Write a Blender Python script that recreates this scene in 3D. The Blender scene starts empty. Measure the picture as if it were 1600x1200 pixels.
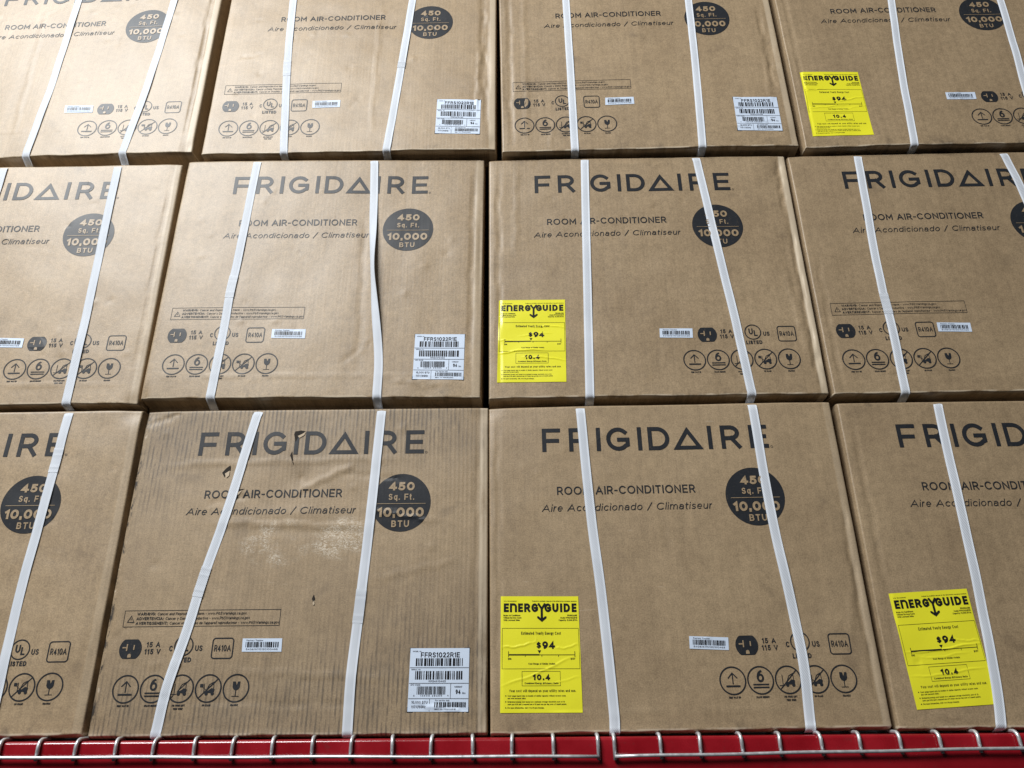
import bpy, math, random
import numpy as np
from mathutils import Matrix, Vector

scene = bpy.context.scene
COL = scene.collection

# ------------------------------------------------------------------ camera
cam_data = bpy.data.cameras.new('camera')
cam_data.sensor_width = 36.0
cam_data.lens = 26.226
cam_data.clip_start = 0.01
cam_data.clip_end = 200.0
cam = bpy.data.objects.new('camera', cam_data)
COL.objects.link(cam)
CR = [[0.999882, 0.008904, -0.012531], [0.014989, -0.383865, 0.923268], [-0.00341, 0.923346, 0.383953]]
CC = [0.02674, -1.43013, 0.05633]
cam.matrix_world = Matrix((
    (CR[0][0], CR[1][0], -CR[2][0], CC[0]),
    (CR[0][1], CR[1][1], -CR[2][1], CC[1]),
    (CR[0][2], CR[1][2], -CR[2][2], CC[2]),
    (0, 0, 0, 1)))
# the camera's up row is (0.015,-0.384,0.923): it looks up 22.6 degrees at the stack
scene.camera = cam

# ------------------------------------------------------------------ light
world = bpy.data.worlds.new('World')
scene.world = world
world.use_nodes = True
wbg = world.node_tree.nodes['Background']
wbg.inputs['Color'].default_value = (0.80, 0.90, 1.0, 1)
wbg.inputs['Strength'].default_value = 0.022

def area(name, loc, target, size, size_y, power, color):
    L = bpy.data.lights.new(name, 'AREA')
    L.shape = 'RECTANGLE'
    L.size = size
    L.size_y = size_y
    L.energy = power
    L.color = color
    o = bpy.data.objects.new(name, L)
    COL.objects.link(o)
    o.location = loc
    o.rotation_euler = (Vector(target) - Vector(loc)).to_track_quat('-Z', 'Y').to_euler()
    return o

area('skylight_lamp', (-2.6, -2.1, 4.0), (-0.6, 0, 0.9), 2.6, 2.2, 26, (0.62, 0.83, 1.0))
area('front_lamp', (-2.8, -3.7, 4.2), (-0.1, 0, 0.3), 3.0, 1.8, 500, (0.985, 0.99, 0.985))

scene.view_settings.view_transform = 'Standard'
scene.view_settings.look = 'None'
scene.view_settings.exposure = 0.0
scene.view_settings.gamma = 1.0
scene.view_settings.use_curve_mapping = False

# ------------------------------------------------------------------ materials
def new_mat(name):
    m = bpy.data.materials.new(name)
    m.use_nodes = True
    nt = m.node_tree
    return m, nt, nt.nodes['Principled BSDF']

class NT:
    """small helper to write node trees"""
    def __init__(self, nt):
        self.nt = nt
    def n(self, kind, **kw):
        x = self.nt.nodes.new(kind)
        for k, v in kw.items():
            setattr(x, k, v)
        return x
    def link(self, a, b):
        self.nt.links.new(a, b)
    def inp(self, node, i, v):
        if hasattr(v, 'is_linked'):
            self.link(v, node.inputs[i])
        else:
            node.inputs[i].default_value = v
    def math(self, op, a, b=0.0, clamp=False):
        x = self.n('ShaderNodeMath', operation=op, use_clamp=clamp)
        self.inp(x, 0, a)
        self.inp(x, 1, b)
        return x.outputs[0]
    def noise(self, vec, scale, detail=3.0, rough=0.55, dist=0.0):
        x = self.n('ShaderNodeTexNoise')
        self.link(vec, x.inputs['Vector'])
        x.inputs['Scale'].default_value = scale
        x.inputs['Detail'].default_value = detail
        x.inputs['Roughness'].default_value = rough
        x.inputs['Distortion'].default_value = dist
        return x.outputs['Fac']
    def scaled(self, vec, s):
        x = self.n('ShaderNodeVectorMath', operation='MULTIPLY')
        self.link(vec, x.inputs[0])
        x.inputs[1].default_value = s
        return x.outputs[0]
    def ramp(self, fac, a, b, lo=0.0, hi=1.0):
        x = self.n('ShaderNodeMapRange')
        x.clamp = True
        self.link(fac, x.inputs[0])
        x.inputs[1].default_value = a
        x.inputs[2].default_value = b
        x.inputs[3].default_value = lo
        x.inputs[4].default_value = hi
        return x.outputs[0]
    def mix(self, fac, a, b):
        x = self.n('ShaderNodeMix', data_type='RGBA')
        self.inp(x, 0, fac)
        for i, v in ((6, a), (7, b)):
            self.inp(x, i, v)
        return x.outputs[2]

def uv_vec(T):
    """UV map is in metres on the face of each carton; every carton gets its own noise offset"""
    uv = T.n('ShaderNodeUVMap', uv_map='UVMap').outputs[0]
    oi = T.n('ShaderNodeAttribute', attribute_type='OBJECT', attribute_name='noise_offset')
    add = T.n('ShaderNodeVectorMath', operation='ADD')
    T.link(uv, add.inputs[0])
    T.link(oi.outputs['Vector'], add.inputs[1])
    return uv, add.outputs[0]

KRAFT = (0.358, 0.257, 0.151, 1)
KRAFT_LIGHT = (0.415, 0.307, 0.189, 1)
KRAFT_DARK = (0.258, 0.183, 0.111, 1)

def cardboard(name, worn=False):
    m, nt, bs = new_mat(name)
    T = NT(nt)
    uv, vec = uv_vec(T)
    blotch = T.noise(vec, 5.0, 4.0, 0.6)
    fibre = T.noise(vec, 420.0, 3.0, 0.7)
    vst = T.noise(T.scaled(vec, (110.0, 3.0, 1.0)), 1.0, 3.0, 0.6)
    hst = T.noise(T.scaled(vec, (9.0, 230.0, 1.0)), 1.0, 3.0, 0.6)
    mottle = T.noise(vec, 70.0, 4.0, 0.65)
    c = T.mix(T.ramp(blotch, 0.3, 0.7), KRAFT_DARK, KRAFT_LIGHT)
    c = T.mix(0.55, c, KRAFT)
    g = T.math('ADD', T.ramp(vst, 0.25, 0.75, -0.075, 0.075), T.ramp(hst, 0.25, 0.75, -0.02, 0.02))
    g = T.math('ADD', g, T.ramp(fibre, 0.25, 0.75, -0.32, 0.32))
    g = T.math('ADD', g, T.ramp(mottle, 0.25, 0.75, -0.14, 0.14))
    g = T.math('ADD', g, 1.0)
    g = T.math('MULTIPLY', g, T.n('ShaderNodeAttribute', attribute_type='OBJECT', attribute_name='tint').outputs['Fac'])
    sc = T.n('ShaderNodeVectorMath', operation='SCALE')
    T.link(c, sc.inputs[0])
    T.link(g, sc.inputs[3])
    c = sc.outputs[0]
    # smudges of handling dirt
    sm = T.noise(vec, 11.0, 5.0, 0.6, 0.4)
    smk = T.ramp(sm, 0.62, 0.78, 0.0, 0.45)
    c = T.mix(smk, c, (0.10, 0.072, 0.05, 1))
    # pale scratches
    scr = T.noise(T.scaled(vec, (7.0, 60.0, 1.0)), 1.0, 2.0, 0.5, 1.5)
    c = T.mix(T.ramp(scr, 0.755, 0.80, 0.0, 0.30), c, (0.60, 0.50, 0.38, 1))
    # rubbed paper along the right hand edge and the lower lip
    sepw = T.n('ShaderNodeSeparateXYZ')
    T.link(uv, sepw.inputs[0])
    wa = T.n('ShaderNodeAttribute', attribute_type='OBJECT', attribute_name='edge_wear').outputs['Fac']
    en = T.noise(T.scaled(vec, (30.0, 7.0, 1.0)), 1.0, 4.0, 0.6)
    ew = T.math('MULTIPLY', T.ramp(sepw.outputs[0], .3315, .3350), T.ramp(sepw.outputs[0], .3515, .3500))
    ew = T.math('MULTIPLY', T.math('MULTIPLY', ew, wa), T.ramp(en, 0.22, 0.45))
    lp = T.math('MULTIPLY', T.ramp(sepw.outputs[1], .0045, .0022), T.ramp(sepw.outputs[1], -.0014, .0))
    lp = T.math('MULTIPLY', lp, T.ramp(T.noise(T.scaled(vec, (24.0, 60.0, 1.0)), 1.0, 4.0, 0.6), 0.40, 0.52))
    wear = T.math('MULTIPLY', T.math('MAXIMUM', ew, lp), 0.9)
    c = T.mix(wear, c, (0.62, 0.51, 0.37, 1))
    wav = T.n('ShaderNodeTexWave', wave_type='BANDS', bands_direction='X', wave_profile='SIN')
    T.link(vec, wav.inputs['Vector'])
    wav.inputs['Scale'].default_value = 1.0 / 0.0083 / 3.1831 / 1.0
    wav.inputs['Distortion'].default_value = 0.4 if worn else 0.3
    wav.inputs['Detail'].default_value = 1.0
    wav.inputs['Detail Scale'].default_value = 4.0
    wave = wav.outputs['Fac']
    if worn:
        sep = T.n('ShaderNodeSeparateXYZ')
        T.link(uv, sep.inputs[0])
        u, v = sep.outputs[0], sep.outputs[1]
        n1 = T.noise(vec, 4.0, 4.0, 0.6)
        low = T.math('ADD', T.ramp(v, 0.16, 0.03), T.math('MULTIPLY', T.ramp(u, -0.05, 0.2), T.ramp(v, 0.30, 0.10)), True)
        top = T.ramp(v, 0.46, 0.57)
        edge = T.math('MULTIPLY', T.ramp(u, -0.22, -0.31), T.ramp(v, 0.30, 0.45))
        reg = T.math('ADD', T.math('ADD', low, top), edge, True)
        reg = T.math('MULTIPLY', reg, T.ramp(n1, 0.28, 0.50))
        crest = T.ramp(wave, 0.42, 0.78)
        brk = T.ramp(T.noise(T.scaled(vec, (130.0, 22.0, 1.0)), 1.0, 4.0, 0.75), 0.41, 0.57)
        rub = T.math('MULTIPLY', T.math('MULTIPLY', reg, crest), brk)
        c = T.mix(T.math('MULTIPLY', rub, 0.68), c, (0.085, 0.065, 0.047, 1))
        grime = T.math('MULTIPLY', reg, T.ramp(T.noise(vec, 18.0, 5.0, 0.7), 0.30, 0.70, 0.0, 0.42))
        c = T.mix(grime, c, (0.12, 0.095, 0.07, 1))
        # two patches of fine pale scuffs below the product name
        def patch(cu, cv, ru, rv):
            du = T.math('DIVIDE', T.math('SUBTRACT', u, cu), ru)
            dv = T.math('DIVIDE', T.math('SUBTRACT', v, cv), rv)
            r = T.math('ADD', T.math('MULTIPLY', du, du), T.math('MULTIPLY', dv, dv))
            return T.ramp(r, 1.0, 0.45)
        pm = T.math('MAXIMUM', patch(-0.055, 0.335, 0.075, 0.050), patch(0.070, 0.342, 0.07, 0.045))
        f1 = T.noise(T.scaled(vec, (60.0, 150.0, 1.0)), 1.0, 3.0, 0.6, 2.2)
        f2 = T.noise(vec, 28.0, 3.0, 0.6)
        lines = T.math('SUBTRACT', 1.0, T.ramp(T.math('ABSOLUTE', T.math('SUBTRACT', f1, 0.5)), 0.005, 0.05))
        sc2 = T.math('MULTIPLY', T.math('MULTIPLY', pm, lines), T.ramp(f2, 0.42, 0.58))
        c = T.mix(T.math('MULTIPLY', sc2, 0.95), c, (0.72, 0.64, 0.52, 1))
    if worn:
        eg = T.ramp(u, -0.3405, -0.3455)
        e1 = T.noise(T.scaled(vec, (60.0, 26.0, 1.0)), 1.0, 4.0, 0.7)
        c = T.mix(T.math('MULTIPLY', eg, T.ramp(e1, 0.50, 0.58)), c, (0.035, 0.028, 0.022, 1))
        c = T.mix(T.math('MULTIPLY', eg, T.ramp(e1, 0.40, 0.34)), c, (0.60, 0.50, 0.38, 1))
    T.link(c, bs.inputs['Base Color'])
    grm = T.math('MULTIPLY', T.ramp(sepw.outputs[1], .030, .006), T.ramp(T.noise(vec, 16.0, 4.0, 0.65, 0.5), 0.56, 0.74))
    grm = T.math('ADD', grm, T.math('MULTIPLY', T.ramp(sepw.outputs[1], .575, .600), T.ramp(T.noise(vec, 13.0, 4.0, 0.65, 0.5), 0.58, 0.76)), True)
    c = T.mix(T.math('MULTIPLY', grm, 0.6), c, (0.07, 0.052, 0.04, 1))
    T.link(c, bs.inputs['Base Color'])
    bs.inputs['Roughness'].default_value = 0.56 if worn else 0.47
    bs.inputs['Specular IOR Level'].default_value = 0.55
    # corrugation telegraphing through, and paper tooth
    wmask = T.ramp(T.noise(vec, 3.0, 2.0, 0.5), 0.35, 0.7, 0.25, 1.0)
    hgt = T.math('MULTIPLY', T.math('MULTIPLY', wave, wmask), 0.0004 if worn else 0.00008)
    hgt = T.math('ADD', hgt, T.math('MULTIPLY', fibre, 0.00016))
    hgt = T.math('ADD', hgt, T.math('MULTIPLY', mottle, 0.0005))
    hgt = T.math('ADD', hgt, T.math('MULTIPLY', vst, 0.0003))
    bp = T.n('ShaderNodeBump')
    bp.inputs['Strength'].default_value = 0.55
    bp.inputs['Distance'].default_value = 1.0
    T.link(hgt, bp.inputs['Height'])
    T.link(bp.outputs[0], bs.inputs['Normal'])
    return m

def ink_mat(name, col, rough=0.43):
    m, nt, bs = new_mat(name)
    T = NT(nt)
    uv, vec = uv_vec(T)
    f = T.noise(vec, 300.0, 3.0, 0.7)
    f2 = T.noise(vec, 60.0, 3.0, 0.6)
    vst = T.noise(T.scaled(vec, (110.0, 3.0, 1.0)), 1.0, 3.0, 0.6)
    g = T.math('ADD', T.ramp(f, 0.3, 0.7, 0.0, 0.5), T.ramp(f2, 0.35, 0.75, 0.0, 0.35))
    ic = T.mix(g, col, tuple(x * 1.5 + 0.002 for x in col[:3]) + (1,))
    if name == 'dark_print_ink':
        # thin spots of the print let the board show
        ic = T.mix(T.ramp(T.math('ADD', T.math('MULTIPLY', f, 0.6), T.math('MULTIPLY', vst, 0.4)), 0.56, 0.72, 0.0, 0.32), ic, (0.17, 0.125, 0.08, 1))
    T.link(ic, bs.inputs['Base Color'])
    bs.inputs['Roughness'].default_value = rough
    bs.inputs['Specular IOR Level'].default_value = 0.30
    h = T.math('ADD', T.math('MULTIPLY', f, 0.00012), T.math('MULTIPLY', vst, 0.0003))
    bp = T.n('ShaderNodeBump')
    bp.inputs['Strength'].default_value = 0.5
    bp.inputs['Distance'].default_value = 1.0
    T.link(h, bp.inputs['Height'])
    T.link(bp.outputs[0], bs.inputs['Normal'])
    return m

def label_mat(name, col, rough, coat=0.0):
    m, nt, bs = new_mat(name)
    T = NT(nt)
    uv, vec = uv_vec(T)
    f = T.noise(vec, 40.0, 4.0, 0.6)
    f2 = T.noise(vec, 9.0, 3.0, 0.5)
    T.link(T.mix(T.ramp(f2, 0.3, 0.75, 0.0, 0.35), col, tuple(x * 0.86 for x in col[:3]) + (1,)), bs.inputs['Base Color'])
    bs.inputs['Roughness'].default_value = rough
    bs.inputs['Coat Weight'].default_value = coat
    bp = T.n('ShaderNodeBump')
    bp.inputs['Strength'].default_value = 0.4
    bp.inputs['Distance'].default_value = 1.0
    T.link(T.math('MULTIPLY', f, 0.0006), bp.inputs['Height'])
    T.link(bp.outputs[0], bs.inputs['Normal'])
    return m

def strap_mat():
    m, nt, bs = new_mat('strap_plastic')
    T = NT(nt)
    uv, vec = uv_vec(T)
    sep = T.n('ShaderNodeSeparateXYZ')
    T.link(uv, sep.inputs[0])
    # UV of a strap: x across its width, y along its length (metres)
    rib = T.math('SINE', T.math('MULTIPLY', sep.outputs[1], 2 * math.pi / 0.0040))
    rib2 = T.math('SINE', T.math('MULTIPLY', sep.outputs[0], 2 * math.pi / 0.0034))
    w = T.math('MULTIPLY', rib, rib2)
    n1 = T.noise(T.scaled(vec, (40.0, 9.0, 1.0)), 1.0, 4.0, 0.6)
    n2 = T.noise(vec, 220.0, 2.0, 0.6)
    g = T.math('ADD', T.ramp(n1, 0.25, 0.75, 0.0, 0.6), T.ramp(w, -1, 1, 0.0, 0.45))
    T.link(T.mix(g, (0.80, 0.835, 0.89, 1), (0.63, 0.67, 0.735, 1)), bs.inputs['Base Color'])
    bs.inputs['Roughness'].default_value = 0.52
    bs.inputs['Specular IOR Level'].default_value = 0.35
    bs.inputs['Alpha'].default_value = 0.86
    h = T.math('ADD', T.math('MULTIPLY', w, 0.0003), T.math('MULTIPLY', n1, 0.0012))
    h = T.math('ADD', h, T.math('MULTIPLY', n2, 0.0001))
    bp = T.n('ShaderNodeBump')
    bp.inputs['Strength'].default_value = 0.6
    bp.inputs['Distance'].default_value = 1.0
    T.link(h, bp.inputs['Height'])
    T.link(bp.outputs[0], bs.inputs['Normal'])
    return m

def red_paint():
    m, nt, bs = new_mat('red_beam_paint')
    T = NT(nt)
    tc = T.n('ShaderNodeTexCoord').outputs['Object']
    n1 = T.noise(tc, 9.0, 5.0, 0.6)
    n2 = T.noise(tc, 60.0, 4.0, 0.65)
    c = T.mix(T.ramp(n1, 0.35, 0.7), (0.23, 0.005, 0.010, 1), (0.33, 0.010, 0.018, 1))
    c = T.mix(T.ramp(n2, 0.60, 0.78, 0.0, 0.55), c, (0.15, 0.03, 0.03, 1))
    T.link(c, bs.inputs['Base Color'])
    T.link(T.ramp(n1, 0.3, 0.7, 0.14, 0.32), bs.inputs['Roughness'])
    bs.inputs['Coat Weight'].default_value = 0.5
    bs.inputs['Coat Roughness'].default_value = 0.12
    bp = T.n('ShaderNodeBump')
    bp.inputs['Strength'].default_value = 0.3
    bp.inputs['Distance'].default_value = 1.0
    T.link(T.math('ADD', T.math('MULTIPLY', n1, 0.003), T.math('MULTIPLY', n2, 0.0005)), bp.inputs['Height'])
    T.link(bp.outputs[0], bs.inputs['Normal'])
    return m

def zinc():
    m, nt, bs = new_mat('galvanised_wire')
    T = NT(nt)
    tc = T.n('ShaderNodeTexCoord').outputs['Object']
    n1 = T.noise(tc, 90.0, 4.0, 0.6)
    T.link(T.mix(T.ramp(n1, 0.35, 0.7), (0.62, 0.63, 0.65, 1), (0.80, 0.81, 0.83, 1)), bs.inputs['Base Color'])
    bs.inputs['Metallic'].default_value = 0.65
    T.link(T.ramp(n1, 0.3, 0.7, 0.30, 0.5), bs.inputs['Roughness'])
    return m

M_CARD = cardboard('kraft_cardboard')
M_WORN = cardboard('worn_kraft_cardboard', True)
M_INK = ink_mat('dark_print_ink', (0.018, 0.020, 0.024, 1))
M_BLACK = ink_mat('label_black_ink', (0.010, 0.010, 0.012, 1), 0.4)
M_GREY = ink_mat('label_grey_ink', (0.12, 0.13, 0.15, 1), 0.5)
M_YEL = label_mat('yellow_label_paper', (0.90, 0.85, 0.035, 1), 0.36, 0.15)
M_WHITE = label_mat('white_label_paper', (0.66, 0.755, 0.90, 1), 0.55, 0.0)
M_STRAP = strap_mat()
M_RED = red_paint()
M_ZINC = zinc()
m, nt, bs = new_mat('torn_hole_dark')
bs.inputs['Base Color'].default_value = (0.022, 0.017, 0.013, 1)
bs.inputs['Roughness'].default_value = 0.9
M_HOLE = m
m, nt, bs = new_mat('torn_paper_edge')
bs.inputs['Base Color'].default_value = (0.55, 0.44, 0.31, 1)
bs.inputs['Roughness'].default_value = 0.8
M_TORN = m

# ------------------------------------------------------------------ stroke lettering
def arc(cx, cy, rx, ry, a0, a1, n=0):
    if not n:
        n = max(4, int(abs(a1 - a0) / 15))
    return [(cx + rx * math.cos(math.radians(a0 + (a1 - a0) * i / n)),
             cy + ry * math.sin(math.radians(a0 + (a1 - a0) * i / n))) for i in range(n + 1)]

def ell(cx, cy, rx, ry):
    return ('c', arc(cx, cy, rx, ry, 90, 90 + 345, 23))

XH = 0.72
G = {
 'A': (.92, [[(0, 0), (.5, 1), (1, 0)], [(.19, .32), (.81, .32)]]),
 'B': (.72, [('c', [(0, 0), (0, 1), (.55, 1)] + arc(.55, .76, .36, .24, 80, -80, 8) + [(.58, .52)] + arc(.58, .26, .42, .26, 80, -80, 8) + [(.55, 0)]), [(0, .52), (.5, .52)]]),
 'C': (.88, [arc(.55, .5, .55, .5, 45, 315, 18)]),
 'D': (.84, [('c', [(0, 0), (0, 1), (.42, 1)] + arc(.42, .5, .58, .5, 80, -80, 12) + [(.42, 0)])]),
 'E': (.68, [[(1, 1), (0, 1), (0, 0), (1, 0)], [(.08, .5), (.9, .5)]]),
 'F': (.66, [[(1, 1), (0, 1), (0, 0)], [(.08, .46), (.9, .46)]]),
 'G': (.94, [arc(.5, .5, .5, .5, 45, 318, 18) + [(.97, .2), (.97, .47), (.55, .47)]]),
 'H': (.80, [[(0, 0), (0, 1)], [(1, 0), (1, 1)], [(.06, .5), (.94, .5)]]),
 'I': (0, [[(0, 0), (0, 1)]]),
 'J': (.52, [[(1, 1), (1, .3)] + arc(.5, .3, .5, .3, 0, -150)]),
 'K': (.74, [[(0, 0), (0, 1)], [(1, 1), (.06, .38)], [(.36, .60), (1, 0)]]),
 'L': (.62, [[(0, 1), (0, 0), (1, 0)]]),
 'M': (.95, [[(0, 0), (0, 1), (.5, .28), (1, 1), (1, 0)]]),
 'N': (.82, [[(0, 0), (0, 1), (1, 0), (1, 1)]]),
 'O': (1.0, [ell(.5, .5, .5, .5)]),
 'P': (.68, [[(0, 0), (0, 1), (.5, 1)] + arc(.5, .72, .5, .28, 80, -80, 8) + [(.5, .44), (.06, .44)]]),
 'Q': (1.0, [ell(.5, .5, .5, .5), [(.6, .3), (.98, -.04)]]),
 'R': (.74, [[(0, 0), (0, 1), (.5, 1)] + arc(.5, .72, .46, .28, 80, -80, 8) + [(.5, .44), (.06, .44)], [(.55, .44), (1, 0)]]),
 'S': (.68, [arc(.5, .75, .44, .25, 30, 262, 12) + arc(.5, .255, .5, .255, 82, -150, 12)]),
 'T': (.70, [[(0, 1), (1, 1)], [(.5, .95), (.5, 0)]]),
 'U': (.78, [[(0, 1), (0, .42)] + arc(.5, .42, .5, .42, 188, 352, 12) + [(1, .42), (1, 1)]]),
 'V': (.88, [[(0, 1), (.5, 0), (1, 1)]]),
 'W': (1.25, [[(0, 1), (.26, 0), (.5, .9), (.74, 0), (1, 1)]]),
 'X': (.82, [[(0, 0), (1, 1)], [(0, 1), (1, 0)]]),
 'Y': (.84, [[(0, 1), (.5, .45), (1, 1)], [(.5, .42), (.5, 0)]]),
 'Z': (.70, [[(0, 1), (1, 1), (0, 0), (1, 0)]]),
 '0': (.74, [ell(.5, .5, .5, .5)]),
 '1': (.34, [[(0, .80), (.95, 1), (.95, 0)]]),
 '2': (.64, [arc(.5, .70, .46, .30, 160, -38, 12) + [(0, 0), (1, 0)]]),
 '3': (.64, [[(.06, 1), (.95, 1), (.42, .58)] + arc(.45, .29, .53, .29, 80, -150, 12)]),
 '4': (.74, [[(1, .26), (0, .26), (.70, 1), (.70, 0)]]),
 '5': (.66, [[(.92, 1), (.16, 1), (.10, .54)] + arc(.46, .32, .53, .32, 115, -150, 12)]),
 '6': (.70, [ell(.5, .33, .5, .33), arc(.80, .33, .80, .67, 178, 100, 9)]),
 '7': (.66, [[(0, 1), (1, 1), (.34, 0)]]),
 '8': (.68, [ell(.5, .76, .42, .24), ell(.5, .26, .5, .26)]),
 '9': (.70, [ell(.5, .67, .5, .33), arc(.20, .67, .80, .67, -2, -80, 9)]),
 'a': (.56, [arc(.5, .46, .48, .26, 150, 0, 9) + [(.98, 0)], [(.9, .42), (.42, .42)] + arc(.42, .21, .42, .21, 100, 260, 8) + [(.6, 0), (.92, .16)]]),
 'b': (.60, [[(0, 0), (0, 1.03)], ell(.5, .36, .5, .36)]),
 'c': (.56, [arc(.55, .36, .55, .36, 45, 315, 12)]),
 'd': (.60, [[(1, 0), (1, 1.03)], ell(.5, .36, .5, .36)]),
 'e': (.58, [[(.08, .36), (1, .36)] + arc(.5, .36, .5, .36, 8, 312, 16)]),
 'f': (.36, [[(.36, 0), (.36, .8)] + arc(.78, .8, .42, .23, 172, 80, 5), [(0, .68), (.9, .68)]]),
 'g': (.60, [ell(.5, .36, .5, .36), [(1, .72), (1, 0)] + arc(.5, 0, .5, .27, -8, -150, 8)]),
 'h': (.54, [[(0, 0), (0, 1.03)], [(.03, .4)] + arc(.5, .4, .5, .32, 172, 8, 8) + [(1, .4), (1, 0)]]),
 'i': (0, [[(0, 0), (0, .68)], [(0, .98), (0, 1.03)]]),
 'j': (.2, [[(1, .72), (1, 0)] + arc(0, 0, 1, .25, -8, -90, 5), [(1, .92), (1, 1.0)]]),
 'k': (.54, [[(0, 0), (0, 1.03)], [(1, .72), (.06, .26)], [(.35, .42), (1, 0)]]),
 'l': (0, [[(0, 0), (0, 1.03)]]),
 'm': (.92, [[(0, 0), (0, .72)], [(.02, .42)] + arc(.25, .42, .25, .30, 172, 8, 7) + [(.5, .42), (.5, 0)], [(.52, .42)] + arc(.75, .42, .25, .30, 172, 8, 7) + [(1, .42), (1, 0)]]),
 'n': (.54, [[(0, 0), (0, .72)], [(.03, .4)] + arc(.5, .4, .5, .32, 172, 8, 8) + [(1, .4), (1, 0)]]),
 'o': (.62, [ell(.5, .36, .5, .36)]),
 'p': (.60, [[(0, -.27), (0, .72)], ell(.5, .36, .5, .36)]),
 'q': (.60, [[(1, -.27), (1, .72)], ell(.5, .36, .5, .36)]),
 'r': (.32, [[(0, 0), (0, .72)], [(.05, .38)] + arc(.9, .38, .85, .34, 170, 90, 6)]),
 's': (.48, [arc(.5, .54, .44, .18, 30, 262, 9) + arc(.5, .185, .5, .185, 82, -150, 9)]),
 't': (.36, [[(.36, .95), (.36, .22)] + arc(.78, .22, .42, .22, 188, 275, 5), [(0, .70), (1, .70)]]),
 'u': (.54, [[(0, .72), (0, .32)] + arc(.5, .32, .5, .32, 188, 352, 8) + [(1, .32)], [(1, .72), (1, 0)]]),
 'v': (.58, [[(0, .72), (.5, 0), (1, .72)]]),
 'w': (.86, [[(0, .72), (.27, 0), (.5, .66), (.73, 0), (1, .72)]]),
 'x': (.56, [[(0, 0), (1, .72)], [(0, .72), (1, 0)]]),
 'y': (.58, [[(0, .72), (.52, 0)], [(1, .72), (.36, -.27)]]),
 'z': (.52, [[(0, .72), (1, .72), (0, 0), (1, 0)]]),
 '.': (0, [[(0, 0), (0, .035)]]),
 ',': (.1, [[(1, .05), (.3, -.14)]]),
 ':': (0, [[(0, .05), (0, .1)], [(0, .6), (0, .65)]]),
 '-': (.42, [[(0, .42), (1, .42)]]),
 '/': (.50, [[(0, -.12), (1, 1.08)]]),
 "'": (0, [[(0, .8), (0, 1.03)]]),
 '$': (.62, [arc(.5, .75, .44, .25, 30, 262, 12) + arc(.5, .255, .5, .255, 82, -150, 12), [(.5, -.12), (.5, 1.12)]]),
}

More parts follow.
